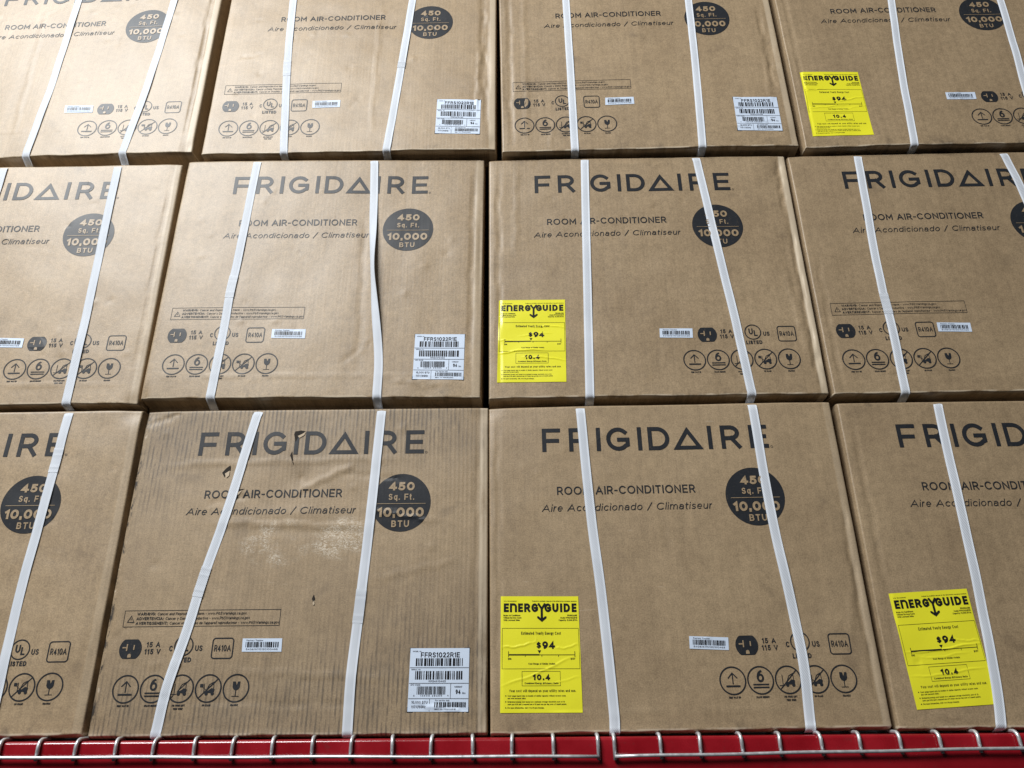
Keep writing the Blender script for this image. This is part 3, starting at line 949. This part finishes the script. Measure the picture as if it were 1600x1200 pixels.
def spline(pts, n):
    P = np.array(pts, float)
    P = np.vstack([2 * P[0] - P[1], P, 2 * P[-1] - P[-2]])
    out = []
    for i in range(1, len(P) - 2):
        for t in np.linspace(0, 1, n, endpoint=False):
            a, b, c, e = P[i - 1], P[i], P[i + 1], P[i + 2]
            out.append(.5 * ((2 * b) + (c - a) * t + (2 * a - 5 * b + 4 * c - e) * t * t + (3 * b - a - 3 * c + e) * t ** 3))
    out.append(P[-2])
    return np.array(out)

def strap(S, pts, parent, row, seed, twist=None, weld=None, width=0.0182):
    rng = np.random.RandomState(seed)
    path = spline([(u * mm, v * mm) for u, v in pts], 14)
    # run it to the very top and bottom lips of the carton
    ph = rng.uniform(0, 6.28, 4)
    C, N = [], []
    for (u, v) in path:
        v2 = min(max(v, .006), HB - .008)
        lift = .0011 + .0007 * (1 + math.sin(v * 17 + ph[0])) + .0004 * math.sin(v * 43 + ph[1])
        hs = float(np.max(S.at(np.array([u - .007, u, u + .007]), np.array([v2] * 3))))
        C.append((u, -(hs + lift), v2))
        N.append((0, -1, 0))
    u0, u1 = path[0][0], path[-1][0]
    C = [c for i, c in enumerate(C) if i == 0 or abs(c[2] - C[i - 1][2]) > 1e-5]
    yt = C[0][1]
    yb = C[-1][1]
    dk = S.depth / .0138
    top = [(u0, .06, HB + .0012), (u0, .016, HB + .0014), (u0, .006, HB + .0006), (u0, yt * .4 + .001, HB - .003)]
    if row:
        bot = [(u1, yb + .0006, .0012), (u1, yb + .0028, -.0022), (u1, .016, -.0072 * dk), (u1, .034, -.0124 * dk), (u1, .043, -.0138 * dk - .0014), (u1, .049, -.0138 * dk - .0018), (u1, .062, -.0138 * dk - .002)]
    else:
        bot = [(u1, yb + .0004, .0005), (u1, .001, -.003), (u1, .012, -.0072), (u1, .05, -.0074)]
    L = np.array(top + C + bot)
    n = len(L)
    V, UV, F = [], [], []
    s = 0.0
    K = 4
    for i in range(n):
        t = L[min(i + 1, n - 1)] - L[max(i - 1, 0)]
        t = t / (np.linalg.norm(t) + 1e-12)
        lat = np.array([1.0, 0, 0]) - t * t[0]
        lat /= np.linalg.norm(lat)
        nor = np.cross(t, lat)
        if nor[1] > 0.2 or (abs(nor[1]) <= 0.2 and nor[2] * (1 if i < n / 2 else -1) < 0):
            nor = -nor
        th = 0.0
        if twist:
            th = twist[2] * math.exp(-((L[i][2] - twist[0]) / twist[1]) ** 2)
        if i:
            s += float(np.linalg.norm(L[i] - L[i - 1]))
        for k in range(K + 1):
            q = (k / K - .5)
            off = lat * math.cos(th) * q * width + nor * (math.sin(th) * (q + .5) * width)
            off = off + nor * (.0005 * (1 - (2 * q) ** 2))
            V.append(L[i] + off)
            UV.append((q * width, s))
    M = len(V)
    for i in range(n):
        for k in range(K + 1):
            j = i * (K + 1) + k
            V.append(V[j] + np.array([0, .0006, 0]) if 3 < i < n - 4 else V[j] + np.array([0, .0003, 0]))
            UV.append(UV[j])
    for i in range(n - 1):
        for k in range(K):
            a = i * (K + 1) + k
            F.append((a, a + 1, a + K + 2, a + K + 1))
            F.append((M + a, M + a + K + 1, M + a + K + 2, M + a + 1))
        for k in (0, K):
            a = i * (K + 1) + k
            F.append((a, a + K + 1, M + a + K + 1, M + a))
    o = link_mesh('strap', V, F, M_STRAP, parent, UV, True)
    if weld:
        wv, wl = weld
        idx = [i for i in range(n) if abs(L[i][2] - wv) < .5]
        rows = []
        for t in np.linspace(-wl / 2, wl / 2, 15):
            z = wv + t
            k = int(np.argmin(np.abs(L[4:-6, 2] - z))) + 4
            a, b = (L[k], L[k + 1]) if L[k][2] >= z else (L[k - 1], L[k])
            f = 0 if abs(a[2] - b[2]) < 1e-9 else (a[2] - z) / (a[2] - b[2])
            rows.append((a + (b - a) * f, b - a))
        WV, WF, WU = [], [], []
        for r, (p, t) in enumerate(rows):
            t = t / np.linalg.norm(t)
            lat = np.array([1.0, 0, 0]) - t * t[0]
            lat /= np.linalg.norm(lat)
            bump = .0004 + .00012 * (1 + math.sin(r * 1.9 + seed)) * (1 + math.sin(r * .7))
            for q in (-.53, 0, .53):
                WV.append(p + lat * q * width + np.array([0, -bump - .0003, 0]))
                WU.append((q * width, 3 + r * .004))
        for r in range(len(rows) - 1):
            for k in range(2):
                a = r * 3 + k
                WF.append((a, a + 1, a + 4, a + 3))
        link_mesh('strap_weld', WV, WF, M_STRAP, o, WU)
    return o

# ------------------------------------------------------------------ rack: beam and wire decks
def lerp(a, b, t):
    return a + (b - a) * t

def beam_top(x):
    return -.0125 - .0042 * x

def build_beam():
    prof = [(.05, 0.0), (-.006, 0.0)]
    for t in np.linspace(math.pi / 2, math.pi, 7):
        prof.append((-.006 + .006 * math.cos(t), -.006 + .006 * math.sin(t)))
    prof += [(-.012, -.1), (-.008, -.106), (.05, -.106)]
    xs = np.linspace(-1.7, 1.7, 40)
    V, F = [], []
    m = len(prof)
    for x in xs:
        for (y, z) in prof:
            V.append((x, y, beam_top(x) + z))
    for i in range(len(xs) - 1):
        for k in range(m):
            a, b = i * m + k, i * m + (k + 1) % m
            F.append((a, b, b + m, a + m))
    F.append(tuple(range(m)))
    F.append(tuple((len(xs) - 1) * m + k for k in range(m))[::-1])
    o = link_mesh('rack_beam', V, F, M_RED)
    mod = o.modifiers.new('edge', 'EDGE_SPLIT')
    mod.split_angle = math.radians(40)
    o.data.polygons.foreach_set('use_smooth', [True] * len(o.data.polygons))
    o['label'] = 'glossy red painted steel rack beam running under the bottom row of cartons'
    o['category'] = 'rack beam'
    return o

def tube(name, pts, r, mat, parent, n=10):
    P = [np.array(p, float) for p in pts]
    V, F = [], []
    up = None
    for i, p in enumerate(P):
        t = P[min(i + 1, len(P) - 1)] - P[max(i - 1, 0)]
        t /= np.linalg.norm(t)
        ref = np.array([0, 0, 1.0]) if up is None else up
        if abs(t @ ref) > .95:
            ref = np.array([1.0, 0, 0]) if up is None else up
        a = np.cross(t, ref)
        a /= np.linalg.norm(a)
        b = np.cross(a, t)
        up = b
        for k in range(n):
            c = 2 * math.pi * k / n
            V.append(p + r * (math.cos(c) * a + math.sin(c) * b))
    for i in range(len(P) - 1):
        for k in range(n):
            F.append((i * n + k, i * n + (k + 1) % n, (i + 1) * n + (k + 1) % n, (i + 1) * n + k))
    F.append(tuple(range(n))[::-1])
    F.append(tuple((len(P) - 1) * n + k for k in range(n)))
    return link_mesh(name, V, F, mat, parent, smooth=True)

def build_deck(xs, rim_a, rim_b, label):
    """waterfall wire deck: cross wires come forward over the beam and turn down to a rim wire"""
    root = bpy.data.objects.new('wire_deck', None)
    COL.objects.link(root)
    root.location = ((rim_a[0] + rim_b[0]) / 2, 0, beam_top((rim_a[0] + rim_b[0]) / 2))
    root.empty_display_size = .05
    root['label'] = label
    root['category'] = 'wire deck'
    root['group'] = 'wire decks lying over the red beam'
    org = np.array(root.location)
    rz = lambda x: lerp(rim_a[1], rim_b[1], (x - rim_a[0]) / (rim_b[0] - rim_a[0]))
    nseg = 30
    tube('rim_wire', [np.array([lerp(rim_a[0], rim_b[0], t), -.0225 + .0004 * math.sin(t * 40), rz(lerp(rim_a[0], rim_b[0], t)) + .0005 * math.sin(t * 29)]) - org for t in np.linspace(0, 1, nseg)], .0028, M_ZINC, root)
    for yb in (.060, .16, .30):
        tube('rail_wire', [np.array([lerp(rim_a[0], rim_b[0], t), yb, beam_top(lerp(rim_a[0], rim_b[0], t)) + -.0022]) - org for t in np.linspace(0, 1, 6)], .0030, M_ZINC, root)
    for i, x in enumerate(xs):
        zt = beam_top(x) + .0034
        j = .0009 * math.sin(i * 2.7)
        pts = [(x, .42, zt), (x, .1, zt), (x, -.0065, zt)]
        for a in np.linspace(0, math.pi / 2, 7)[1:]:
            pts.append((x + j * a, -.0065 - .0105 * math.sin(a), zt - .0105 * (1 - math.cos(a))))
        pts.append((x + 2 * j, -.017, rz(x) - .006))
        tube('cross_wire', [np.array(p) - org for p in pts], .0032, M_ZINC, root)
    return root

# ------------------------------------------------------------------ the cartons
# id, kind of face, x, y, z, roll, tilt, width
CARTONS = [
 ('10', 'B', -1.0892, 0.0000, -0.0010, 0.00370, 0.00291, 0.7014),
 ('11', 'A', -0.3801, 0.0000, -0.0043, -0.00384, 0.00291, 0.7002),
 ('12', 'B', 0.3253, 0.0000, -0.0057, 0.00401, 0.00291, 0.6991),
 ('13', 'B', 1.0353, 0.0000, -0.0085, -0.00453, 0.00291, 0.7017),
 ('20', 'B', -1.1022, -0.0044, 0.6197, 0.00068, 0.00249, 0.7005),
 ('21', 'A', -0.3954, -0.0044, 0.6250, -0.01183, 0.00249, 0.7033),
 ('22', 'B', 0.3229, -0.0044, 0.6176, -0.00065, 0.00249, 0.6982),
 ('23', 'A', 1.0305, -0.0044, 0.6164, 0.00232, 0.00249, 0.6974),
 ('30', 'B', -1.0809, -0.0015, 1.2568, -0.00710, 0.00270, 0.6998),
 ('31', 'A', -0.3589, -0.0172, 1.2444, -0.00700, 0.00370, 0.6985),
 ('32', 'A', 0.3554, -0.0195, 1.2368, 0.00830, -0.00237, 0.6990),
 ('33', 'B', 1.0702, -0.0195, 1.2352, 0.00534, -0.00237, 0.7007)]

LABELS = {
 '10': 'clean carton at the left end of the bottom row, one strap across its round badge',
 '11': 'most battered carton, torn holes in its lettering, dark rub stripes and white scuffs',
 '12': 'bottom row carton with an upright yellow energy label, just right of the battered torn one',
 '13': 'right end carton of the bottom row, crooked yellow label tucked beside its strap',
 '20': 'left end carton of the middle row, strap crossing its dark round badge',
 '21': 'carton in the middle row with a twisted narrow strap and a white model sticker',
 '22': 'carton in the middle row with a creased yellow energy label near its lower left corner',
 '23': 'carton at the right end of the middle row, boxed warning line, straps leaning right',
 '30': 'carton at the left end of the top row, two parallel straps slanting the same way',
 '31': 'pale carton in the top row, dented along its right edge above a white model sticker',
 '32': 'carton in the top row between the pale dented one and the yellow-labelled one',
 '33': 'right end carton of the top row with a yellow label by its left edge'}

STRAPS = {
 '30': [[(-38, 600), (-39.6, 520.8), (-41.5, 227.6), (-51.5, 11.9)], [(232, 600), (224.2, 503.7), (205.4, 207.9), (182.7, 0.9)]],
 '31': [[(-186, 600), (-182.6, 501.4), (-172, 255.4), (-152.4, 0)], [(139, 600), (131.3, 491.9), (114.3, 268.9), (91.9, 0)]],
 '32': [[(-176, 600), (-176.5, 486.4), (-177.1, 244.6), (-178.6, 0)], [(145, 600), (140.4, 476.5), (132.7, 235.3), (120.6, 0)]],
 '33': [[(-42, 600), (-54.1, 467.6), (-79.6, 213.3), (-97.1, 0)], [(233, 600), (226.7, 459.6), (216.9, 297.2), (195.9, 0)]],
 '20': [[(-70, 613.3), (-70.9, 517.6), (-73, 260), (-76, 0)], [(199.6, 609.7), (202.2, 404.9), (205.9, 184.9), (205.5, 2.9)]],
 '21': [[(-185.4, 608.9), (-193.9, 350.8), (-198.8, 249.2), (-200.6, 135.4), (-205, .4)], [(91.3, 610.4), (106, 348.9), (117, 239.3), (135.7, 93.2), (138.6, .4)]],
 '22': [[(-123.4, 606.9), (-132.1, 329.7), (-142.1, 1.9)], [(138.7, 609.4), (162.2, 336.2), (177.9, 163.3), (189.6, 0)]],
 '23': [[(-186.1, 610.8), (-199.9, 324.8), (-200.7, 159.1), (-204.1, 3.1)], [(156.7, 608.8), (173.6, 480.1), (190, 230), (196, 0)]],
 '10': [[(-95, 606), (-110, 300), (-120, 0)], [(202.5, 605.4), (195.8, 417.8), (187.5, 239.1), (188.3, 78.4), (188, 0)]],
 '11': [[(-121.2, 607), (-155.7, 399.4), (-181.7, 281), (-199.4, 176.4), (-220.2, 77.7), (-228.2, 2.3)], [(131.2, 604), (123.5, 396.4), (115.3, 242.9), (107.2, 103.5), (106.9, 0)]],
 '12': [[(-163, 603.2), (-154.1, 390.5), (-142.1, 226.8), (-133.5, 45.4), (-133.5, 0)], [(188.1, 603.2), (193.5, 385.3), (207.5, 185.4), (210.9, 93.3), (206.6, 0)]],
 '13': [[(-148.2, 607.2), (-154.2, 382.9), (-157.8, 222.3), (-165.2, 92), (-170.4, 38.6), (-176.6, 0)], [(180, 606), (186, 300), (188, 0)]]}

WELDS = {('21', 0): (.262, .055), ('31', 0): (.262, .05), ('23', 0): (.207, .05), ('11', 0): (.262, .055), ('11', 1): (.215, .06),
         ('31', 1): (.265, .02), ('10', 1): (.50, .05)}

ENERGY = {
 '12': [(-329, 231.5), (-185.5, 229), (-187.6, 31.5), (-332.4, 33.2)],
 '13': [(-323.7, 226.5), (-178.7, 234), (-170.6, 37.6), (-314.1, 29.5)],
 '22': [(-327.5, 228.3), (-184.3, 227), (-189, 33.3), (-332.5, 35)],
 '33': [(-328.6, 228.8), (-185.5, 226), (-186, 31.3), (-329.2, 32.3)]}
EN_WRK = {
 '12': [(0, 107, 62, 114, 1.6, .0011), (60, 114, 66, 125, 1.2, .0006), (96, 105, 143, 112, 1.5, .0009), (-4, 40, 138, 93, 2.2, .0007), (60, 44, 146, 58, 1.4, .0005)],
 '13': [(0, 92, 150, 101, 1.7, .0012), (90, 112, 150, 104, 1.3, .0008), (-2, 52, 148, 60, 1.4, .0008), (20, 83, 120, 86, 1.2, .0006)],
 '22': [(-4, 68, 100, 78, 1.8, .0014), (48, 60, 150, 52, 1.5, .0011), (70, 132, 150, 130, 1.6, .0010), (40, 108, 120, 118, 1.3, .0006), (-4, 100, 40, 96, 1.3, .0006)],
 '33': [(-4, 138, 60, 141, 1.5, .0010), (70, 104, 150, 118, 1.6, .0012), (-4, 84, 110, 92, 1.6, .0010), (50, 70, 150, 92, 1.3, .0006)]}
MODEL = {
 '11': [(211.2, 140.5), (317.6, 139.9), (316.7, 34.5), (209.8, 35.4)],
 '21': [(210.6, 144.5), (316.2, 144), (315.5, 39.2), (209.9, 40.2)],
 '31': [(207.2, 152.4), (313.2, 148.8), (311.2, 44.6), (205, 48.2)],
 '32': [(212.5, 149.4), (318.6, 146.4), (316.6, 43), (210.5, 46)]}
TRACK = {
 '11': [(-95.7, 160.2), (-23.7, 159.8), (-23, 136.8), (-94.8, 137.4)],
 '12': [(11.6, 155.3), (82, 151.8), (80.7, 130.2), (10.5, 133.8)],
 '21': [(-96, 157.4), (-23.7, 156.6), (-23.3, 134.5), (-95.4, 135.8)],
 '20': [(12.5, 153.5), (84.1, 150.8), (84.5, 129), (12.5, 131)],
 '22': [(14.2, 154.1), (84, 152.9), (83, 130.9), (13, 132.6)],
 '23': [(-103.6, 159.3), (-32.1, 157.9), (-33, 136.4), (-104.4, 138)],
 '30': [(10.1, 152.4), (81.4, 150), (83.6, 127.8), (12.4, 129.7)],
 '31': [(-98.4, 156.2), (-30, 156.4), (-30, 135.2), (-97.5, 135)],
 '32': [(-97, 154.8), (-28, 154.8), (-28, 133.4), (-98, 132.4)],
 '33': [(11.5, 154.8), (82, 152.6), (81, 131.5), (10.7, 133.1)],
 '10': [(11.6, 153), (82.5, 153), (82, 131), (11.5, 131)],
 '13': [(12, 153), (83, 152), (82.5, 130), (11.5, 131)]}

YAW = {'30': -.0408, '31': -.0117}
TINT = {'10': 1.02, '11': .97, '12': 1.0, '13': .96, '20': 1.03, '21': 1.0, '22': .97, '23': .95, '30': 1.0, '31': 1.05, '32': 1.0, '33': .95}
GAP = {'20': .0138, '21': .0205, '22': .0163, '23': .0180, '30': .0295, '31': .0135, '32': .0122, '33': .0120}
WEAR = {'22': 1.0, '11': .8, '31': .75, '32': .6, '30': .6, '21': .4, '12': .35, '20': .4}

def rnd_dents(seed):
    r = random.Random(seed)
    d = [(r.uniform(-.3, .3), r.uniform(.05, .56), r.uniform(.008, .03), r.uniform(.008, .03), r.uniform(-.0012, .0006)) for _ in range(8)]
    d += [(r.uniform(-.32, .32), r.uniform(.03, .58), r.uniform(.004, .009), r.uniform(.003, .007), r.choice((-1, 1)) * r.uniform(.0010, .0030)) for _ in range(18)]
    c = []
    for _ in range(4):
        u, v, t, l = r.uniform(-.3, .3), r.uniform(.03, .58), r.uniform(0, 3.14), r.uniform(.03, .12)
        c.append((u, v, u + l * math.cos(t), v + l * math.sin(t), .0022, r.choice((-1, 1)) * r.uniform(.0003, .0009)))
    return d, c

DENTS = {
 '10': [(.34, .60, .03, .02, -.006), (.345, .12, .012, .05, -.004)],
 '11': [(-.34, .60, .03, .02, -.007), (-.02, .46, .03, .02, -.003), (.34, .59, .02, .02, -.005), (-.345, .2, .008, .04, -.004), (-.34, .01, .02, .02, -.005), (.34, .02, .02, .03, -.004), (-.03, .39, .09, .012, .0022), (.0, .355, .16, .01, -.0016)],
 '12': [(.335, .25, .012, .07, -.004), (-.34, .6, .02, .015, -.004)],
 '13': [(-.34, .14, .012, .06, -.003)],
 '20': [(.34, .0, .02, .015, -.006), (.34, .60, .02, .02, -.003)],
 '21': [(-.345, .0, .01, .02, -.005), (.345, .35, .006, .1, -.003)],
 '22': [(.33, .57, .018, .03, -.006), (.34, .08, .008, .012, -.006), (.31, .3, .012, .08, -.0016)],
 '23': [(-.34, .6, .02, .015, -.003)],
 '30': [(.34, .01, .02, .02, -.006), (.33, .3, .010, .12, -.003)],
 '31': [(.325, .26, .012, .06, -.005), (.30, .15, .012, .05, -.003), (.345, .02, .014, .02, -.005)],
 '32': [(.325, .30, .013, .06, -.005), (.345, .03, .014, .03, -.005), (-.335, .2, .01, .1, -.003)],
 '33': [(-.345, .2, .01, .2, -.003), (-.335, .02, .012, .03, -.003)]}
CREASES = {
 '10': [(.329, .0, .329, .56, .003, -.0012)],
 '11': [(-.31, .49, .20, .50, .004, .001), (-.02, .48, -.015, .40, .002, -.0018), (-.03, .43, .09, .49, .0045, .0016), (-.2, .375, .15, .36, .004, .0015), (-.20, .41, -.12, .425, .0025, -.0016),
        (-.34, .155, -.29, .20, .002, -.0012), (-.28, .115, -.18, .12, .002, .0010), (.22, .05, .33, .028, .003, .0012), (-.15, .105, .2, .09, .003, .0008), (-.3, .06, .2, .045, .003, -.0007), (.12, .26, .30, .30, .003, .0008),
        (-.35, .575, -.28, .60, .003, -.0018), (.327, .02, .331, .58, .003, -.0015), (.10, .40, .26, .37, .004, .0011), (.05, .47, .19, .455, .004, -.0009)],
 '12': [(-.335, .0, -.333, .6, .003, -.0010), (.333, .0, .334, .43, .0035, -.0022), (.30, .12, .335, .30, .004, .001), (-.3, .028, .2, .031, .0022, .0008)],
 '13': [(-.325, .0, -.327, .6, .003, -.0016), (-.3, .02, -.18, .012, .003, .0010), (.0, .033, .34, .03, .002, .0008)],
 '20': [(.332, .0, .330, .58, .003, -.0016), (-.35, .0455, .34, .043, .002, .0006)],
 '21': [(.328, .02, .327, .6, .003, -.0016), (.08, .46, .095, .05, .006, -.0007), (.16, .04, .30, .03, .0025, .0011), (-.3, .046, .3, .05, .002, .0006), (.2, .03, .26, .025, .003, .001)],
 '22': [(-.327, .0, -.328, .6, .003, -.0013), (-.29, .33, -.285, .60, .004, .0007), (.325, .44, .331, .60, .003, -.0032), (.334, .0, .333, .44, .0032, -.003), (.326, .06, .300, .32, .005, .0013), (-.12, .592, .1, .585, .003, .0010)],
 '23': [(-.33, .0, -.327, .35, .003, -.0014), (-.3, .03, .2, .032, .002, .0006)],
 '30': [(.327, .0, .324, .6, .003, -.0026), (-.1, .04, -.12, .5, .004, .0006), (-.34, .08, .1, .074, .002, .0006)],
 '31': [(.317, .14, .312, .6, .0028, -.0032), (.30, .10, .315, .35, .003, .0018), (.328, .02, .322, .6, .003, -.002), (.05, .03, .05, .5, .004, .0006), (.14, .05, .33, .07, .002, .0008), (-.3, .30, -.24, .31, .002, -.0012)],
 '32': [(.318, .16, .314, .45, .0028, -.0030), (.302, .12, .318, .38, .003, .0016), (-.327, .0, -.325, .6, .003, -.0022), (-.29, .0, -.285, .6, .004, .0008), (.1, .04, .32, .085, .002, .0008), (-.24, .0, -.22, .1, .003, .0006)],
 '33': [(-.33, .0, -.325, .6, .003, -.0018), (.05, .03, .02, .5, .004, .0005)]}

def build_carton(ci, kind, x, y, z, ro, tilt, w):
    row = int(ci[0]) - 1
    seed = int(ci) * 7
    root = bpy.data.objects.new('cardboard_box', None)
    COL.objects.link(root)
    root.location = (x, y, z)
    root.rotation_euler = (-tilt, -ro, YAW.get(ci, 0.0))
    root.empty_display_size = .05
    root['label'] = LABELS[ci]
    root['category'] = 'cardboard box'
    root['group'] = 'strapped cardboard boxes stacked in rows'
    r = random.Random(seed)
    root['noise_offset'] = (r.uniform(0, 9), r.uniform(0, 9), r.uniform(0, 9))
    root['edge_wear'] = WEAR.get(ci, .2)
    root['tint'] = TINT[ci]
    d, c = rnd_dents(seed)
    S = Surface(w, seed, row, DENTS[ci] + d, CREASES[ci] + c, GAP.get(ci, .0138))
    S.mesh('carton', M_WORN if ci == '11' else M_CARD, root)
    L = (-0.232 if kind == 'A' else -0.243)
    place_art('brand_lettering', art_brand(L), S, M_INK, root, OFF_INK)
    a, b = art_product(L)
    place_art('product_lettering', a, S, M_INK, root, OFF_INK)
    place_art('subtitle_lettering', b, S, M_INK, root, OFF_INK)
    cx, cy = (0.181, 0.4095) if kind == 'A' else (0.168, 0.4115)
    disc, txt = art_badge(cx, cy)
    o = place_art('capacity_badge', disc, S, M_INK, root, OFF_INK)
    place_art('badge_lettering', txt, S, M_CARD, o, OFF_KNOCK)
    c1, cv, rx, ry = (-0.295, 0.0765, -0.2987, 0.144) if kind == 'A' else (0.081, 0.079, 0.114, 0.138)
    if kind == 'A':
        place_art('warning_notice', art_warning(), S, M_INK, root, OFF_INK)
    oo, kk, vv, uu, rr = art_ratings(rx, ry)
    o = place_art('outlet_symbol', oo, S, M_INK, root, OFF_INK)
    place_art('outlet_slots', kk, S, M_CARD, o, OFF_KNOCK)
    place_art('voltage_lettering', vv, S, M_INK, root, OFF_INK)
    place_art('listing_mark', uu, S, M_INK, root, OFF_INK)
    place_art('refrigerant_mark', rr, S, M_INK, root, OFF_INK)
    for a in art_handling(c1, cv):
        place_art('handling_symbol', a, S, M_INK, root, OFF_INK)
    if ci in ENERGY:
        sticker('energy_label', art_energy(), S, ENERGY[ci], M_YEL, root, seed, EN_WRK[ci])
    if ci in MODEL:
        q = MODEL[ci]
        for (px, py), sx, sy in zip(q, (1, -1, -1, 1), (-1, -1, 1, 1)):
            k = Flat()
            ox, oy = px - sx * 1.3, py - sy * (1.6 if sy > 0 else .9)
            k.rect(ox * mm, (oy) * mm, (ox + sx * 11) * mm, (oy + sy * 2.2) * mm)
            k.rect(ox * mm, (oy) * mm, (ox + sx * 2.0) * mm, (oy + sy * 9) * mm)
            place_art('corner_mark', k, S, M_INK, root, 0.0002)
        sticker('model_label', art_model(seed), S, q, M_WHITE, root, seed + 1, ((10, 60, 100, 66, 2.0, .0003),))
    if ci in TRACK:
        sticker('tracking_label', art_tracking(seed + 5), S, TRACK[ci], M_WHITE, root, seed + 2, ())
    for i, p in enumerate(STRAPS[ci]):
        strap(S, p, root, row, seed + i, (.30, .11, .92) if (ci, i) == ('21', 1) else None, WELDS.get((ci, i)))
    if ci == '11':
        tear(S, root)
    return root

def tear(S, root):
    """holes and torn flaps on the battered carton"""
    def P(*q):
        return [(a * mm, b * mm) for a, b in q]
    holes = [P((-41, 558), (-29, 560), (-20, 558), (-27, 552), (-34, 549), (-36, 541), (-39, 536), (-41, 545), (-43, 552)),
             P((-178, 473), (-171, 482), (-163, 488), (-162, 478), (-170, 472), (-172, 464)),
             P((-148, 464), (-143, 470), (-137, 458), (-144, 459)),
             P((-150, 432), (-143, 438), (-128, 440), (-141, 434), (-148, 426)),
             P((24, 229), (27, 237), (30, 228), (27, 222)),
             P((-46, 507), (-43, 516), (-41, 505), (-38, 492), (-37, 486), (-41, 496))]
    for h in holes:
        a = Flat()
        a.poly(h)
        place_art('torn_hole', a, S, M_HOLE, root, 0.0009)
    for h in (P((-172, 471), (-163, 477), (-163, 467), (-168, 462)), P((-35, 548), (-27, 552), (-20, 557), (-22, 550), (-31, 544)), P((-148, 428), (-140, 433), (-133, 437), (-137, 430), (-144, 424)), P((26, 222), (29, 226), (30, 219), (27, 217))):
        f = Flat()
        f.poly(h)
        place_art('torn_flap', f, S, M_TORN, root, 0.0013)

build_beam()
LEFT = [-1.325, -1.259, -1.193, -1.127, -1.061, -.995, -.929, -.8557, -.790, -.7245, -.659, -.592, -.5255, -.459, -.3925, -.325, -.258, -.1905, -.1225, -.0545, .0135, .0825, .1577]
RIGHT = [.1855, .2625, .331, .3985, .4655, .5325, .599, .666, .7325, .799, .865, .931, .997, 1.063, 1.129, 1.195, 1.261, 1.327]
K1 = 1.0125
build_deck([x * K1 for x in LEFT], (-1.377, -.0273), (.1605, -.0426), 'galvanised wire deck edge hooked over the red beam under the torn battered carton')
build_deck([x * K1 for x in RIGHT], (.1868, -.0429), (1.377, -.0355), 'galvanised wire deck edge hooked over the red beam at the right of the gap')

for c in CARTONS:
    build_carton(*c)
